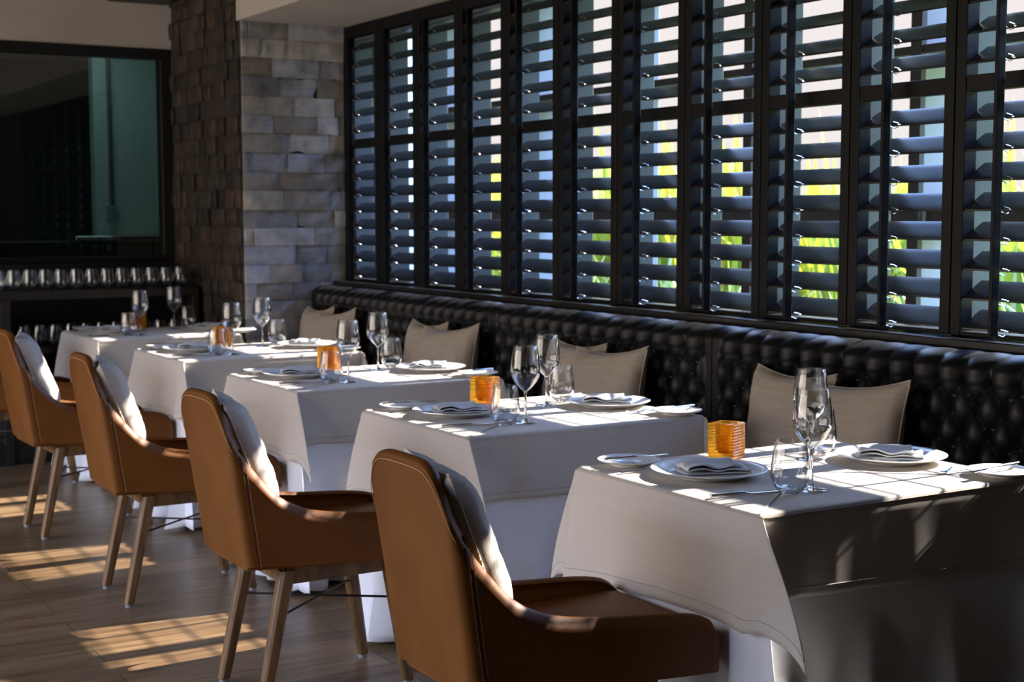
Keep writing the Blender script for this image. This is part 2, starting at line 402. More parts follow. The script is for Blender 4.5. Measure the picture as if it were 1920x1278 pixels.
tag(cn, 'dark kitchen counter with steel worktop behind the kitchen window', 'counter')

# ceiling track peeking in at top left
tk = MB().box(2.48, 2.84, 8.45, 8.78, 2.655, 3.0).build('ceiling_air_vent', M_frameblack, smooth=False, bevel=.003)
tag(tk, 'black ceiling air vent above the kitchen window', 'vent')

# ------------------------------------------------------------------ shutters
ordinal = ['first', 'second', 'third', 'fourth', 'fifth', 'sixth', 'seventh', 'eighth', 'ninth', 'tenth', 'eleventh', 'twelfth', 'thirteenth', 'fourteenth', 'fifteenth', 'sixteenth']
Z0, Z1 = 1.014, 2.434
TILT = math.radians(31.7)
def blade(mb, zc, hw, half=.053, th=.0046):
    prof = []
    for j in range(14):
        a = 2*PI*j/14; x = half*math.copysign(abs(math.cos(a))**.5, math.cos(a)); z = th*math.copysign(abs(math.sin(a))**.4, math.sin(a))
        prof.append((.036+x*math.cos(TILT)-z*math.sin(TILT), x*math.sin(TILT)+z*math.cos(TILT)+zc))
    rows = [[(x, y, z) for x, z in prof] for y in (-hw, hw)]
    o = len(mb.v); mb.grid(rows, close_u=True); mb.f.append(tuple(range(o, o+14))); mb.f.append(tuple(range(o+14, o+28))[::-1])
ZL = [1.063+.0905*i for i in range(8)]; ZU = [1.868+.0905*i for i in range(6)]
def shutter():
    r = empty('shutter_panel', (3.495, 0, 0)); hw = PER/2-.002; si = hw-.040
    for s in (-1, 1): MB().box(-.016, .040, min(s*si, s*hw), max(s*si, s*hw), Z0, Z1).build('stile', M_stile, r, smooth=False, bevel=.003)
    MB().box(-.014, .036, -si, si, 1.757, 1.806).build('middle_rail', M_stile, r, smooth=False, bevel=.003)
    MB().box(-.014, .036, -si, si, 2.372, Z1).build('top_rail', M_stile, r, smooth=False, bevel=.003)
    MB().box(-.014, .036, -si, si, Z0, 1.028).build('bottom_rail', M_stile, r, smooth=False, bevel=.003)
    for nm, zs in (('lower_louvers', ZL), ('upper_louvers', ZU)):
        b = MB()
        for z in zs: blade(b, z, si-.001)
        b.build(nm, M_louver, r)
    for zs in (ZL+ZU,):
        tr = MB().box(-.094, -.062, -.0065, .0065, zs[0]-.035, zs[-1]+.03).build('tilt_rod', M_stile, r, smooth=False, bevel=.002)
        for z in zs:
            zz = z-.026
            MB().tube([(-.064, -.004, zz-.005), (-.042, -.005, zz-.012), (-.028, -.005, zz-.007), (-.028, -.005, zz+.005), (-.050, -.004, zz+.009), (-.036, -.004, zz+.010), (-.026, .003, zz+.004), (-.016, .004, zz+.001), (-.008, .004, zz+.002)], .0016, 6).build('staple', M_steel, tr)
    return r
sh = shutter()
for i in range(12):
    y = YW-PER*(i+.5)-.01
    lab = 'black louvered shutter panel next to the stone wall' if i == 0 else 'black louvered shutter panel, %s one counted from the stone wall' % ordinal[i]
    if i == 0: sh.location = (3.495, y, 0); o = sh
    else: o = dup(sh, (3.495, y, 0))
    tag(o, lab, 'shutter', 'louvered shutters along the window wall')

# ------------------------------------------------------------------ banquette
random.seed(3)
def tufted(y0, y1, name_lab):
    r = empty('banquette_section', (3.28, (y0+y1)/2, 0)); L_ = (y1-y0)/2
    CY, RZ = .101, .075; ztop = .985; z1b = .905          # first row of buttons
    ny = int((y1-y0)/.0075); nb = round((y1-y0-.10)/CY); c = (y1-y0-.10)/nb
    zs = [.46+i*.0075 for i in range(int((.985-.46)/.0075)+1)]
    rows = []
    def puff(y, z):
        m = (y+L_-.05)/c
        edge = min(1, max(0, (y+L_-.035)/.02), ) if y < 0 else min(1, max(0, (L_-.035-y)/.02))
        if z > z1b:
            f = abs(math.sin(PI*m))**.75; dz = (z-z1b)
            h = .036*f; bt = math.exp(-(((m-round(m))*c)**2+dz*dz)/(2*.011**2))
        else:
            kz = (z1b-z)/RZ; u = m+kz/2; v = m-kz/2
            f = (abs(math.sin(PI*u))*abs(math.sin(PI*v)))**.5
            ru, rv = round(u), round(v); dm = (ru+rv)/2; dk = (ru-rv)
            d2 = ((m-dm)*c)**2+((kz-dk)*RZ)**2
            h = .032*f; bt = math.exp(-d2/(2*.010**2))
        h = h-.016*bt
        h += .0012*mnoise.noise(Vector((y*30, z*30, y0)))
        return h*edge+.012*(1-edge)
    for z in zs:
        t = max(0, (z-.945)/.04); xr = -.004+.045*t*t; zz = z
        rows.append([(xr-puff(-L_+(y1-y0)*j/ny, z)*(1-.55*t), -L_+(y1-y0)*j/ny, zz) for j in range(ny+1)])
    # roll over the top to the ledge
    for t, x in ((1, .06), (1, .085), (.98, .115)):
        rows.append([(x, -L_+(y1-y0)*j/ny, .985+.004*abs(math.sin(PI*((-L_+(y1-y0)*j/ny)+L_-.05)/c))*(1-(x-.06)*12)) for j in range(ny+1)])
    back = MB().grid(rows)
    for s in (-1, 1):
        ys = s*L_; back.add([(.115, ys, .46), (.115, ys, .98)]+[], [])
    back.box(.02, .112, -L_+.002, L_-.002, .30, .955)
    back.build('tufted_backrest', M_black, r)
    b2 = MB()
    for k in range(7):
        z = z1b-RZ*k
        if z < .47: break
        for j in range(nb+1):
            m = j+(k % 2)*.5
            if m > nb: continue
            y = -L_+.05+m*c
            b2.lathe([(0, .004), (.004, .0035), (.007, .001), (.007, -.001)], 10, 0, 0, 0)
            base = len(b2.v)-40
            for q in range(base, len(b2.v)):
                x_, y_, z_ = b2.v[q]; b2.v[q] = (.016-z_-.004, y+y_, z+x_)
    b2.build('button', M_black, r)
    sb = MB(); sb.box(-.32, .03, -L_+.003, L_-.003, .36, .468)
    sb.build('seat_cushion', M_black, r, bevel=.02)
    MB().box(-.29, .115, -L_+.003, L_-.003, .06, .36).build('base', M_vinyl, r, smooth=False, bevel=.004)
    MB().box(-.26, .115, -L_+.01, L_-.01, 0, .06).build('plinth', M_darkwall, r, smooth=False)
    tag(r, name_lab, 'banquette', 'black tufted banquette along the window wall')
tufted(5.585, 7.60, 'black tufted leather banquette section ending at the stone wall')
tufted(4.035, 5.58, 'black tufted leather banquette section behind the second and third tables')
tufted(2.25, 4.03, 'black tufted leather banquette section behind the nearest table')
tufted(.55, 2.245, 'end section of black tufted leather banquette nearest the camera, right frame edge')

# ------------------------------------------------------------------ pillows
def pillow_mesh(w, h, th, seed, n=26, pinch=.15):
    mb = MB(); rnd = seed*7.3
    for side in (-1, 1):
        rows = []
        for i in range(n+1):
            row = []
            for j in range(n+1):
                u, v = -1+2*i/n, -1+2*j/n
                sc_ = 1-pinch*(1-v*v)*abs(u)**2*.9; sc2 = 1-pinch*(1-u*u)*abs(v)**2*.9
                e_ = max(0, (1-u**4)*(1-v**4)); t_ = e_**.42*(1-.12*(u*u+v*v))
                if i in (0, n) or j in (0, n): t_ = 0.0
                cr_ = .010*mnoise.noise(Vector((u*2.2+rnd, v*2.2, side*3)))+.005*mnoise.noise(Vector((u*6+rnd, v*5, side*5)))
                crease = .006*math.sin(9*(u-v*.4)+rnd)*max(0, abs(v)-.45)*(1-abs(u))
                row.append((side*(th/2*t_+(cr_+crease)*min(1, t_*1.5)), u*w/2*sc_, v*h/2*sc2))
            rows.append(row)
        mb.grid(rows)
    return mb
def pillow(name, mt, w, h, th, seed, pinch=.15):
    r = empty(name)
    pillow_mesh(w, h, th, seed, 26, pinch).build('cover', mt, r)
    pts = []
    n = 26
    def ep(u, v):
        sc_ = 1-pinch*(1-v*v)*abs(u)**2*.9; sc2 = 1-pinch*(1-u*u)*abs(v)**2*.9
        return (0, u*w/2*sc_, v*h/2*sc2)
    for a, b in (((-1,-1),(1,-1)), ((1,-1),(1,1)), ((1,1),(-1,1)), ((-1,1),(-1,-1))):
        for i in range(n): pts.append(ep(lerp(a[0], b[0], i/n), lerp(a[1], b[1], i/n)))
    pts.append(pts[0])
    MB().tube(pts, .0028, 6, caps=False).build('seam_edge', mt, r)
    return r
names = ['nearest table', 'second table', 'third table', 'fourth table', 'farthest table']
cp = {}
for i, (dy, dx, wz, rl, sd) in enumerate(((3.525, 3.172, -.10, -.03, 1), (3.215, 3.125, .06, -.09, 2))):
    for k in range(4):
        key = i
        if key not in cp: o = pillow('cushion', M_cush, .43, .44, .135, sd); cp[key] = o
        else: o = dup(cp[key], (0, 0, 0))
        j = random.Random(k*5+i)
        o.location = (dx, dy+1.2667*k+j.uniform(-.012, .012), .672); o.rotation_euler = (rl+j.uniform(-.03, .03), .17, wz+j.uniform(-.06, .06))
        which = 'left, rear' if i == 0 else 'right, front'
        bet = ['between the nearest and second tables', 'between the second and third tables', 'between the third and fourth tables', 'by the stone wall end'][k]
        tag(o, 'taupe banquette cushion %s, %s of the pair' % (bet, which), 'cushion', 'taupe cushions on the banquette')

# ------------------------------------------------------------------ tables
TX0, TX1, TY0, TW, STEP = 2.031, 2.885, 2.3415, .69, 1.2667
def skirt(x0, x1, y0, y1, ztop, drop_fn, seed, off0, ripple, corner_len, lobe, nrow=16, floor_z=None, top=True, rad=.012, rip0=0, slope=.05):
    mb = MB(); rnd = random.Random(seed); path = []
    cs = [(x0, y0), (x1, y0), (x1, y1), (x0, y1)]; nrm = [(0, -1), (1, 0), (0, 1), (-1, 0)]
    for s in range(4):
        a, b = cs[s], cs[(s+1) % 4]; n = nrm[s]; ln = math.hypot(b[0]-a[0], b[1]-a[1]); k = max(8, int(ln/.022))
        for i in range(k+1):
            t = i/k; path.append((lerp(a[0], b[0], t), lerp(a[1], b[1], t), n, 's', t*ln, ln, s))
        n2 = nrm[(s+1) % 4]
        ld = ((.35, -1), (.35, 1), (-.25, .55), (-.08, -1.9))[s]
        for i in range(1, 12):
            ph = i/12; path.append((b[0], b[1], (lerp(n[0], n2[0], ph), lerp(n[1], n2[1], ph)), 'c', ph, 0, ld))
    ph0 = [rnd.uniform(0, 6.28) for _ in range(8)]
    lds = [(.35, -1), (.35, 1), (-.25, .55), (-.08, -1.9)]
    cs_i = lambda q: lds.index(q)
    rows = []
    for r in range(nrow+1):
        v = r/nrow; row = []
        for (px, py, n, kind, a, ln, s) in path:
            nl = math.hypot(*n); nx, ny = n[0]/nl, n[1]/nl
            if kind == 's':
                D = drop_fn(s, a/ln); d = D*v
                dc = min(a, ln-a)
                rp = ripple*(max(0, d-rip0)**1.3)*(math.sin(a*23+ph0[s])+.6*math.sin(a*47+ph0[s+4]))
                edge_f = math.exp(-dc/.10)
                h = off0+d*(slope if s else slope*.08)+rp+d*lobe*.30*edge_f*(1 if s else .35)-(.008*math.exp(-((dc-.13)/.05)**2)*v if floor_z is None else 0)
                x, y, z = px+nx*h, py+ny*h, ztop-d
            else:
                D = lerp(drop_fn(cs_i(s), 1), drop_fn((cs_i(s)+1) % 4, 0), a)
                ext = 1/max(math.cos(min(a, 1-a)*PI/2), .1) if corner_len else 1
                d = D*v*(1+(ext-1)*corner_len)
                lb = lobe*.12; d_ = .38*math.sin(min(1, d/.38)*PI/2)*.80 if floor_z is None else d; h = off0+d_*(slope+lb); l2 = d_*lobe*.85*math.sin(PI*a)**1.1
                x, y, z = px+nx*h+s[0]*l2, py+ny*h+s[1]*l2, ztop-d*(.985)
            if floor_z is not None: z = max(z, floor_z+.004*math.sin(a*60))
            # rounded shoulder
            if d < rad*1.6:
                q = d/(rad*1.6)
                z = ztop-rad*(1-math.cos(q*PI/2)); x -= nx*rad*(1-math.sin(q*PI/2)); y -= ny*rad*(1-math.sin(q*PI/2))
            row.append((x, y, z))
        rows.append(row)
    # shoulder rows
    extra = []
    for q in (0, .25, .5, .75):
        row = []
        for (px, py, n, kind, a, ln, s) in path:
            nl = math.hypot(*n); nx, ny = n[0]/nl, n[1]/nl; k_ = off0-rad*(1-math.sin(q*PI/2))
            row.append((px+nx*k_, py+ny*k_, ztop-rad*(1-math.cos(q*PI/2))))
        extra.append(row)
    rows = extra+rows[1:]
    mb.hem = rows[-1-max(1, round(nrow*.13))]
    mb.grid(rows, close_u=True)
    if top:
        cx_, cy_ = (x0+x1)/2, (y0+y1)/2; z_ = rows[0][0][2]
        tr_ = [rows[0]]+[[(lerp(p[0], cx_, f), lerp(p[1], cy_, f), z_) for p in rows[0]] for f in (.08, .3, .6, .9, 1)]
        mb.grid(tr_, close_u=True)
    return mb
def cloth_drop(k):
    rr = random.Random(40+k)
    a = [rr.uniform(-.012, .012) for _ in range(4)]
    def f(s, t):
        base = (.200, .21, .205, .262)[s]; w = (lerp(-.008, .022, t), 0, 0, lerp(.02, -.012, t))[s]
        return base+w+a[s]*math.sin(t*5+a[s]*200)
    return f
plate_items = {}
def table(k):
    y0 = TY0+STEP*k; x0, x1 = TX0-(.03 if k == 4 else 0), TX1-(.125 if k == 4 else 0)
    T = empty('dining_table', ((x0+x1)/2, y0+TW/2, 0)); hx, hy = (x1-x0)/2-.012, TW/2-.012
    MB().box(-hx, hx, -hy, hy, .712, .737).build('tabletop', M_dark, T, smooth=False, bevel=.004)
    MB().box(-hx+.1, hx-.1, -hy+.08, hy-.08, .655, .712).build('apron', M_dark, T, smooth=False)
    for sx_ in (-1, 1):
        for sy_ in (-1, 1):
            MB().box(sx_*(hx-.14)-.022, sx_*(hx-.14)+.022, sy_*(hy-.12)-.022, sy_*(hy-.12)+.022, 0, .655).build('leg', M_frameblack, T, smooth=False, bevel=.003)
    tag(T, 'rectangular dining table hidden under its cloths, the %s' % names[k], 'table', 'dining tables in a row')
    def ud(s, t): return .728
    uc = skirt(x0+.004, x1-.004, y0+.004, y0+TW-.004, .7425, ud, 100+k, .001, .12, 0, .10, 24, .012, True, .008, .24, .012)
    o = uc.build('undercloth', M_under, solid=.0012)
    tag(o, 'white floor-length undercloth hanging below the grey-beige cloth of the %s' % names[k], 'tablecloth', 'white undercloths')
    c = skirt(x0, x1, y0, y0+TW, .75, cloth_drop(k), 10+k, .008, .010, .95, .34, 18, None, True, .012, 0, .045)
    o = c.build('tablecloth', M_cloth, solid=.0016, off=-1)
    MB().tube(c.hem+[c.hem[0]], .0011, 5, caps=False).build('hem_stitching', M_hem, o)
    tag(o, 'grey-beige linen tablecloth draped over the %s' % names[k], 'tablecloth', 'linen tablecloths')
for k in range(5): table(k)

# ------------------------------------------------------------------ tableware
ZT = .7512
def plate_prof(R, H, well, foot, th=.0045):
    return [(0, .004), (foot*.92, .004), (foot*.95, 0), (foot, 0), (foot*1.02, .004), (well, .006), (R*.9, H-.006), (R, H-.002), (R+.0008, H-.0008), (R-.001, H), (R*.9, H-.002), (well*1.03, .0105+th*.2), (well*.93, .008), (0, .008)]
def dinner_plate():
    r = MB().lathe(plate_prof(.142, .021, .098, .082), 72).build('dinner_plate', M_white); return r
def bread_plate():
    return MB().lathe(plate_prof(.080, .016, .052, .045), 56).build('bread_plate', M_white)
def napkin():
    mb = MB(); n = 34; m = 14; rows = []
    # folded ribbon section: three layers, folds at each end
    Ls, t = .165, .0062; sec = []
    for i in range(14): sec.append((-Ls/2+Ls*i/13, .004))
    for i in range(1, 6): a = -PI/2+PI*i/6; sec.append((Ls/2+.004*math.cos(a), .004+.0045+.0045*math.sin(a)))
    for i in range(14): sec.append((Ls/2-Ls*.93*i/13, .013))
    for i in range(1, 6): a = -PI/2-PI*i/6; sec.append((-Ls/2+Ls*.07+.004*math.cos(a), .013+.0045+.0045*math.sin(a)))
    for i in range(14): sec.append((-Ls/2+Ls*.07+Ls*.80*i/13, .022))
    for j in range(m+1):
        v = j/m; row = []
        for i, (x, z) in enumerate(sec):
            y = -.048+.096*v
            w = .0042*mnoise.noise(Vector((x*26, y*30, z*30)))*(z/.01)
            sag = -.006*(z/.022)*math.sin(PI*v)*(.4+.6*math.sin((x+.08)*18))
            y2 = y*(1-.10*z/.022+.10*math.sin(x*20+z*90)*z/.022)
            row.append((x+.006*mnoise.noise(Vector((y*18, z*60, 2))), y2, max(.0025, z+w+sag)))
        rows.append(row)
    mb.grid(rows)
    return mb.build('napkin', M_napkin, solid=.0034)
def knife(Lg=.225):
    r = empty('table_knife')
    MB().loft([(0, 0, .0045, .001, .001), (.002, 0, .0045, .005, .004), (.03, 0, .0045, .0052, .0042), (.085, 0, .0045, .0048, .004), (.098, 0, .0045, .0035, .003)], 12).build('handle', M_steel, r)
    MB().loft([(.097, 0, .004, .0035, .0025), (.108, 0, .003, .006, .0012), (.15, 0, .0025, .0088, .0009), (.195, 0, .0025, .0092, .0008), (Lg-.008, -.001, .0025, .006, .0006), (Lg, -.003, .0025, .001, .0004)], 12).build('blade', M_steel, r)
    return r
def fork(rise=0):
    r = empty('fork')
    MB().loft([(0, 0, .0035+rise, .001, .001), (.004, 0, .0035+rise, .0065, .0022), (.03, 0, .004+rise*.8, .006, .0022), (.08, 0, .007+rise*.5, .0035, .002), (.125, 0, .010+rise*.2, .0026, .002), (.140, 0, .008, .005, .0014), (.150, 0, .005, .0105, .0011), (.163, 0, .0025, .012, .0010), (.170, 0, .0022, .0118, .0009)], 12).build('handle', M_steel, r)
    tb_ = MB()
    for i in range(4):
        y = -.0093+.0062*i
        tb_.loft([(.167, y, .0022, .0021, .0009), (.182, y, .003, .0018, .0009), (.196, y, .0065, .0014, .0008), (.203, y*.96, .0095, .0006, .0005)], 8)
    tb_.build('tines', M_steel, r)
    return r
def wine_glass():
    r = empty('wine_glass')
    out = [(.004, .0935), (.006, .097), (.013, .1035), (.024, .114), (.035, .1275), (.0425, .143), (.0452, .158), (.0448, .174), (.0425, .198), (.0395, .219), (.0370, .236)]
    inn = [(max(rr-.0011, .0005), z+.0004) for rr, z in out[::-1]]; inn[-1] = (.0005, .0990)
    MB().lathe(out+[(.0365, .2366)]+inn, 48).build('bowl', M_glass, r)
    MB().lathe([(0, 0), (.034, 0), (.0352, .0008), (.034, .0018), (.018, .0034), (.008, .007), (.0048, .013), (.0038, .025), (.0034, .055), (.0036, .082), (.0050, .0930), (.0062, .0968), (.004, .0985), (0, .0988)], 40).build('stem', M_solid, r)
    return r
def tumbler(seg=44):
    r = empty('stemless_glass')
    out = [(.020, .0035), (.030, .009), (.0385, .020), (.0432, .034), (.0448, .048), (.0438, .066), (.0412, .086), (.0382, .106), (.0358, .122)]
    inn = [(rr-.0012, z+.0003) for rr, z in out[::-1]]
    MB().lathe(out+[(.0354, .1226)]+inn, seg).build('bowl', M_glass, r)
    MB().lathe([(0, .001), (.010, 0), (.0195, .0012), (.029, .0085), (.0345, .0150), (.030, .0145), (.020, .0115), (.011, .013), (.005, .019), (0, .021)], seg).build('base', M_solid, r)
    return r
def candle_holder():
    r = empty('candle_holder'); mb = MB(); hs, H, nr = .0375, .094, 12
    def ring(s, z, rad):
        pts = []; c = s-rad
        for q, (cx, cy) in enumerate(((c, c), (-c, c), (-c, -c), (c, -c))):
            for i in range(5):
                a = PI/2*q+PI/2*i/4; pts.append((cx+rad*math.cos(a), cy+rad*math.sin(a), z))
        return pts
    rows = [ring(hs-.004, 0, .006)]
    for i in range(nr):
        for t_ in (0.05, .25, .5, .75, .95):
            z = H*(i+t_)/nr; s = hs-.0032+.0036*math.sin(PI*t_)**.8; rows.append(ring(s, z, .005))
    rows.append(ring(hs-.004, H, .006))
    def circ(rr, z): return [(rr*math.cos(PI/2*q+PI/2*i/5+.0), rr*math.sin(PI/2*q+PI/2*i/5), z) for q in range(4) for i in range(5)]
    rows += [circ(.029, H), circ(.0275, H-.003), circ(.0265, .02), circ(.022, .014), circ(.0005, .013)]
    mb.grid(rows, close_u=True); mb.f.append(tuple(range(20)))
    mb.build('ribbed_glass_block', M_amber, r)
    MB().lathe([(0, .015), (.019, .015), (.019, .028), (0, .028)], 24).build('tealight', M_wax, r)
    return r
def put(maker, key, loc, rz, label, cat, group):
    if key in plate_items: o = dup(plate_items[key], loc, rz)
    else:
        o = maker(); plate_items[key] = o; o.location = loc; o.rotation_euler = (0, 0, rz)
    return tag(o, label, cat, group)
for k in range(5):
    rr = random.Random(70+k); oy = STEP*k+(.02 if k >= 2 else 0); ox = -.03 if k == 4 else 0
    J = lambda s=.006: rr.uniform(-s, s) if k else 0
    tn = names[k]
    def pt(x, y, z=ZT): return (x+ox+J(), y+oy+J(), z)
    pL = pt(2.225, 2.755); pR = pt(2.762, 2.678)
    put(dinner_plate, 'plate', pL, 0, 'white round dinner plate at the chair side of the %s' % tn, 'plate', 'dinner plates')
    put(dinner_plate, 'plate', pR, 0, 'white round dinner plate at the banquette side of the %s' % tn, 'plate', 'dinner plates')
    put(napkin, 'napkin', (pL[0]+.008, pL[1], ZT+.0088), -.35+J(.1), 'folded grey-blue linen napkin on the chair-side dinner plate of the %s' % tn, 'napkin', 'folded napkins')
    put(napkin, 'napkin', (pR[0]-.004, pR[1]+.004, ZT+.0088), -.75+J(.1), 'folded grey-blue linen napkin on the banquette-side dinner plate of the %s' % tn, 'napkin', 'folded napkins')
    bL = pt(2.150, 2.985-(.03 if k in (2,) else 0)); bR = pt(2.835, 2.385+(.02 if k else 0))
    put(bread_plate, 'bread', bL, 0, 'small white bread plate at the chair side of the %s' % tn, 'plate', 'bread plates')
    put(bread_plate, 'bread', bR, 0, 'small white bread plate at the banquette side of the %s' % tn, 'plate', 'bread plates')
    put(lambda: knife(.19), 'bknife', (bL[0]-.085, bL[1]-.008, ZT+.0175), -.03+J(.05), 'small steel butter knife lying across the chair-side bread plate of the %s' % tn, 'knife', 'butter knives')
    put(lambda: knife(.19), 'bknife', (bR[0]+.080, bR[1]+.014, ZT+.0175), PI+.12+J(.05), 'small steel butter knife lying across the banquette-side bread plate of the %s' % tn, 'knife', 'butter knives')
    put(knife, 'knife', pt(2.048, 2.533), -.10+J(.04), 'steel table knife beside the chair-side dinner plate of the %s' % tn, 'knife', 'table knives')
    put(knife, 'knife', pt(2.93-.02, 2.872), PI-.05+J(.04), 'steel table knife beside the banquette-side dinner plate of the %s' % tn, 'knife', 'table knives')
    put(fork, 'fork', pt(2.050, 2.890), -.03+J(.04), 'steel fork beside the chair-side dinner plate of the %s' % tn, 'fork', 'forks')
    put(fork, 'fork', pt(2.905, 2.492), PI+.05+J(.03), 'steel fork beside the banquette-side dinner plate of the %s' % tn, 'fork', 'forks')
    put(wine_glass, 'wine', pt(2.311, 2.486), 0, 'clear wine glass on the chair side of the %s, nearer the camera' % tn, 'wine glass', 'wine glasses')
    put(wine_glass, 'wine', pt(2.588 if k else 2.60, 2.805), 0, 'clear wine glass on the banquette side of the %s, beside its stemless glass' % tn, 'wine glass', 'wine glasses')
    put(tumbler, 'tumbler', pt(2.238, 2.478), 0, 'clear stemless glass on the chair side of the %s, left of the wine glass' % tn, 'glass', 'stemless glasses on the tables')
    put(tumbler, 'tumbler', pt(2.685, 2.86), 0, 'clear stemless glass on the banquette side of the %s' % tn, 'glass', 'stemless glasses on the tables')
    put(candle_holder, 'candle', pt(2.428, 2.935), .40+J(.15), 'ribbed amber glass candle holder on the %s' % tn, 'candle holder', 'amber candle holders')

# ------------------------------------------------------------------ chairs (local +x faces the table)
def chair():
    r = empty('dining_chair')
    HT = [(-.345, .80), (-.318, .76), (-.276, .696), (-.21, .611), (-.14, .567), (-.067, .547), (.05, .533), (.20, .520), (.27, .508), (.305, .492), (.335, .462)]
    # half path of the outer shell at its bottom, from middle of back to the front end
    half = []
    for i in range(9): half.append((-.280, .149*i/8, 'b'))
    for i in range(1, 6): a = PI/2*i/6; half.append((-.280+.026*(1-math.cos(a)), .149+.026*math.sin(a), 'k'))
    for i in range(0, 27): t = i/26; half.append((lerp(-.250, .305, t), .175+.040*math.sin(t*PI/2), 's'))
    for i in range(1, 6): a = PI/2*i/6; half.append((.305+.030*math.sin(a), .215-.030*(1-math.cos(a)), 'f'))
    def point(x0, y0, v):
        if y0 <= .1745 and x0 < -.25:
            top = smooth_interp([(0, .892), (.080, .889), (.110, .879), (.132, .860), (.150, .828), (.164, .788), (.175, .748)], y0)
        else: top = smooth_interp(HT, x0-.068*max(0, min(1, -x0/.28))*.85)
        zb = .419-.034*(x0+.28)/.61; z = lerp(zb, top, v)
        lean = -.072*(z-zb)/.47*max(0, min(1, (.02-x0)/.28)); bulge = .006*math.sin(PI*min(1, (z-zb)/.47))
        y0 = y0-.016*(max(0, v-.86)/.14)**2*min(1, max(0, (x0+.28)/.05))
        x = x0+lean+(-bulge if x0 < -.25 and y0 < .149 else 0); y = y0*(1+.05*(z-zb)/.47)
        return x, y, z
    nv = 14; pathL = [(x, y, 1) for x, y, _ in half[::-1]]+[(x, y, -1) for x, y, _ in half[1:]]
    rows = []
    for j in range(nv+1):
        row = []
        for (x0, y0, s) in pathL:
            x, y, z = point(x0, y0, j/nv); row.append((x, s*y, z))
        rows.append(row)
    # inner face
    def inner(x0, y0, s, v):
        x, y, z = point(x0, y0, v); th = .028
        if x0 < -.279: return x+th, s*y*.90, z
        if x0 < -.25: return x+th*.9, s*(y-th*.75), z
        return x+.004, s*(y-th*(.9 if x0 < .3 else .55)), z
    irows = [[inner(x0, y0, s, j/nv) for (x0, y0, s) in pathL] for j in range(nv, -1, -1)]
    # rounded rim row between
    rim = []
    for a, b in zip(rows[-1], irows[0]):
        rim.append(((a[0]+b[0])/2, (a[1]+b[1])/2, (a[2]+b[2])/2+.007))
    def mid(a, b, f, dz): return [(lerp(p[0], q[0], f), lerp(p[1], q[1], f), lerp(p[2], q[2], f)+dz) for p, q in zip(a, b)]
    allr = rows+[mid(rows[-1], irows[0], .14, .0055), mid(rows[-1], irows[0], .5, .0085), mid(rows[-1], irows[0], .86, .0045)]+irows
    mb = MB().grid(allr, close_v=True)
    npth = len(pathL); tot = len(allr)
    mb.f.append(tuple(i*npth for i in range(tot))); mb.f.append(tuple(i*npth+npth-1 for i in range(tot))[::-1])
    shell = mb.build('shell', M_tan, r)
    # seat pad with apron front
    n, m = 22, 16; top = []
    for i in range(n+1):
        u = i/n; x = lerp(-.268, .334, u); row = []
        for j in range(m+1):
            v = -1+2*j/m; w = lerp(.142, .186, min(1, u*1.6))
            if u > .93: w -= .030*((u-.93)/.07)**2
            z = .486+.010*(1-v*v)*math.sin(PI*min(1, u*.9+.1))-(.018*((u-.94)/.06)**2 if u > .94 else 0)-(.004 if abs(v) > .98 else 0)
            row.append((x, v*w, z))
        top.append(row)
    sm = MB().grid(top)
    per = [top[i][0] for i in range(n+1)]+[top[n][j] for j in range(1, m+1)]+[top[i][m] for i in range(n-1, -1, -1)]+[top[0][j] for j in range(m-1, 0, -1)]
    bot = [(x, y, .402-.018*(x+.28)/.61) for x, y, z in per]; sm.grid([per, [(x+(.004 if x > .3 else 0), y, .44) for x, y, z in per], bot], close_u=True)
    o_ = len(sm.v); sm.v += bot; sm.f.append(tuple(range(o_, o_+len(bot))))
    sm.build('seat', M_tan, r, bevel=.004)
    # stitching and seams
    st = MB()
    ik = 8+5
    for s in (1, -1):
        sg = MB()
        for dx, tgt, rad in ((0, sg, .0016), (-.010, st, .0009), (.010, st, .0009)):
            pts = []
            for j in range(nv*2+1):
                x, y, z = point(-.250 if dx >= 0 else -.262, .175 if dx >= 0 else .169, j/(nv*2)*.985)
                pts.append((x+(dx if dx > 0 else 0), s*(y+.0006), z))
            tgt.tube(pts, rad, 5)
        sg.build('seam', M_seam, shell)
        for off_ in (.012,):
            pts = []
            for (x0, y0, kd) in half[::-1] if s > 0 else half:
                x, y, z = point(x0, y0, 1); x2, y2, z2 = point(x0, y0, .97)
                nx = -1 if kd == 'b' else (0 if kd == 's' else (-.7 if kd == 'k' else .7)); ny = 0 if kd == 'b' else 1
                pts.append((x+nx*.0008, s*(y+ny*.0008), z-off_))
            st.tube(pts, .0009, 5)
    st.build('stitching', M_stitch, shell)
    # legs
    def leg(tx, ty, fx, fy):
        rows = []
        for v in (0, .03, .5, 1):
            h = lerp(.0165, .0235, v); cx, cy, z = lerp(fx, tx, v), lerp(fy, ty, v), lerp(.012, .392, v); c = h*.55
            rows.append([(cx+a*h, cy+b*c, z) if i % 2 == 0 else (cx+a*h, cy+b*c, z) for i, (a, b) in enumerate(((1,-1),(1,1)))]+
                        [(cx+c, cy+h, z), (cx-c, cy+h, z), (cx-h, cy+c, z), (cx-h, cy-c, z), (cx-c, cy-h, z), (cx+c, cy-h, z)])
        o = len(rows[0]); l = MB().grid(rows, close_u=True); l.f.append(tuple(range(o))[::-1]); l.f.append(tuple(range(3*o, 4*o)))
        lg = l.build('leg', M_leg, r, bevel=.002)
        MB().lathe([(0, 0), (.013, 0), (.013, .013), (0, .013)], 14, fx, fy).build('glide', M_glide, lg)
    R_, F_ = (-.150, .140, -.232, .150), (.170, .145, .228, .150)
    for s in (1, -1):
        leg(R_[0], s*R_[1], R_[2], s*R_[3]); leg(F_[0], s*F_[1], F_[2], s*F_[3])
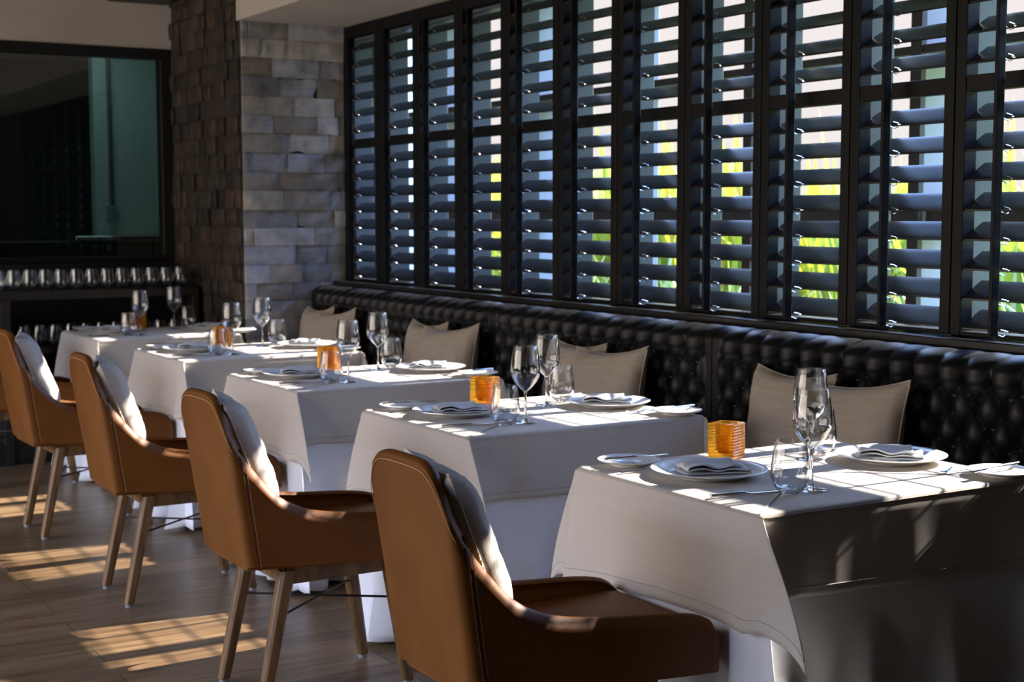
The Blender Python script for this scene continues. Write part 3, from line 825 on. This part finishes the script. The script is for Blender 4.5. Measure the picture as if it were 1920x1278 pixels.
    ap = MB()
    for s in (1, -1):
        ap.box(-.15, .17, s*.142-.010, s*.142+.010, .350, .398)
    ap.box(-.160, -.140, -.142, .142, .350, .398); ap.box(.160, .180, -.142, .142, .350, .390)
    ap.build('seat_rail', M_leg, r, smooth=False, bevel=.002)
    zc = .262
    for s in (1, -1):
        MB().tube([(-.182, s*.146, zc+(.004*s)), (0, 0, zc+.004*s), (.190, -s*.146, zc+.004*s)], .0035, 8).build('cross_rod', M_rod, r)
        for (bx, by) in ((-.180, .146*s), (.190, .146*s)):
            MB().lathe([(0, 0), (.006, .001), (.006, .006), (0, .008)], 10, bx, by, zc-.004).build('bolt', M_rod, r)
    return r
ch = chair()
pil = None
rots = (.0, .02, -.01, .02, 0)
for k in range(5):
    loc = (1.68, 2.648+STEP*k, 0)
    lab = ['tan leather dining chair with wooden legs closest to the camera, at the nearest table',
           'tan leather dining chair at the second table from the camera', 'tan leather dining chair at the third table from the camera',
           'tan leather dining chair at the fourth table from the camera', 'tan leather dining chair at the farthest table, cut by the left frame edge'][k]
    if k == 0: c = ch; c.location = loc; c.rotation_euler = (0, 0, rots[k])
    else: c = dup(ch, loc, rots[k])
    tag(c, lab, 'chair', 'tan leather chairs in a row')
    if pil is None: pil = pillow('pillow', M_pillow, .36, .385, .125, 9, .10); o = pil
    else: o = dup(pil, (0, 0, 0))
    o.location = (1.68-.212, loc[1]+.010, .694); o.rotation_euler = (.0, -.36, -.24+.02*(-1)**k)
    tag(o, 'oatmeal woven pillow leaning on the back of the chair at the %s' % names[k], 'pillow', 'pillows on the leather chairs')

# ------------------------------------------------------------------ shelving with glasses
su = empty('shelving_unit', (2.05, 8.45, 0))
MB().box(-1.3, .78, -.20, .22, .915, .965).build('shelf', M_dark, su, smooth=False, bevel=.003)
MB().box(-.33, .78, -.20, .22, .615, .655).build('shelf', M_dark, su, smooth=False, bevel=.003)
MB().box(-1.3, .78, .22, .24, 0, 1.10).build('back_panel', M_frameblack, su, smooth=False)
MB().box(-.345, -.295, -.20, .22, 0, .915).build('side_panel', M_dark, su, smooth=False, bevel=.003)
MB().box(.74, .78, -.20, .22, 0, .915).build('side_panel', M_dark, su, smooth=False, bevel=.003)
MB().box(-1.3, -.345, -.20, .22, 0, .12).box(-.295, .74, -.18, .22, 0, .3).build('cabinet_base', M_frameblack, su, smooth=False)
tag(su, 'dark open shelving unit lined with glasses under the kitchen window', 'shelf')
sg0 = tumbler(20); sg0.scale = (.92, .92, .92)
first = True
for row, (z, xs, n_) in enumerate(((.9665, 1.70, 13), (.6565, 1.83, 12))):
    for d in range(2):
        for i in range(n_):
            x = xs+.0865*i+(.03 if d else 0); y = 8.30+.11*d
            loc = (x, y, z)
            if first: o = sg0; o.location = loc; first = False
            else: o = dup(sg0, loc)
            tag(o, 'clear stemless glass, %s from the left in the %s row on the %s shelf' % (ordinal[i], ('front', 'rear')[d], ('upper', 'lower')[row]), 'glass', '%s row of glasses on the %s shelf' % (('front', 'rear')[d], ('upper', 'lower')[row]))

# ------------------------------------------------------------------ outside
struct(MB().box(3.66, 60, -30, 70, -.35, -.25).build('ground_outside', M_grass, smooth=False))
struct(MB().box(4.75, 6.15, 11.2, 11.4, -.25, 4.2).build('wall_outside', M_wall_ext, smooth=False))
def plant(seed, n, hmin, hmax, wmax, m, spread):
    rg = random.Random(seed); mb = MB()
    for i in range(n):
        a = rg.uniform(0, 2*PI); h = rg.uniform(hmin, hmax)*(1 if i % 3 else .7); w = rg.uniform(.5, 1)*wmax; out = rg.uniform(.15, 1)*spread
        bx, by = rg.uniform(-.15, .15), rg.uniform(-.15, .15); tw = rg.uniform(-.8, .8)
        dx, dy = math.cos(a), math.sin(a); sx2, sy2 = -math.sin(a+tw), math.cos(a+tw); rows = []
        for j in range(8):
            t_ = j/7; r_ = out*(t_**1.4); z = h*(t_-.32*(out/spread)*t_**3); ww = w*math.sin(PI*min(1, .08+t_*.92))**.6*(.25+.75*math.sin(PI*(.12+.80*t_)))
            c = Vector((bx+dx*r_, by+dy*r_, z))
            rows.append([c+Vector((sx2, sy2, .25))*(-ww), c+Vector((0, 0, -ww*.25)), c+Vector((sx2, sy2, .25))*ww])
        mb.grid(rows)
    return mb.build('leafy_plant', m)
protos = [plant(1, 110, 1.6, 2.75, .055, M_leafy, .95), plant(2, 100, 1.5, 2.55, .06, M_leafy, 1.0), plant(3, 170, .5, 1.55, .032, M_leafg, .95), plant(4, 190, .6, 1.65, .024, M_leafg, .9)]
protos_used = [False]*4
rg = random.Random(11)
spots = []
y = 3.2
for rowx, pk, y0_, y1_, st_ in ((5.3, 2, 3.4, 9.6, .55), (6.1, 3, 4.0, 11.0, .6), (7.0, 0, 4.6, 14.5, .62), (7.9, 1, 5.2, 16.0, .75), (9.2, 0, 6, 18, 1.0)):
    y = y0_
    while y < y1_:
        spots.append((rowx+rg.uniform(-.25, .25), y+rg.uniform(-.15, .15), pk if rg.random() < .8 else (pk ^ 1))); y += st_
for (x, y, pk) in spots:
    if 4.0 < x < 6.9 and 10.4 < y < 12.2: continue
    if protos_used[pk]: o = protos[pk].copy(); COL.objects.link(o)
    else: o = protos[pk]; protos_used[pk] = True
    sc_ = rg.uniform(.88, 1.08); o.location = (x, y, -.25); o.rotation_euler = (0, 0, rg.uniform(0, 6.28)); o.scale = (sc_, sc_, sc_)
    if pk < 2: tag(o, 'tall yellow-green leafy plant in the garden outside the shutters', 'plant', 'tall garden plants outside')
    else: tag(o, 'low bright green plant in the garden outside the shutters', 'plant', 'low garden plants outside')
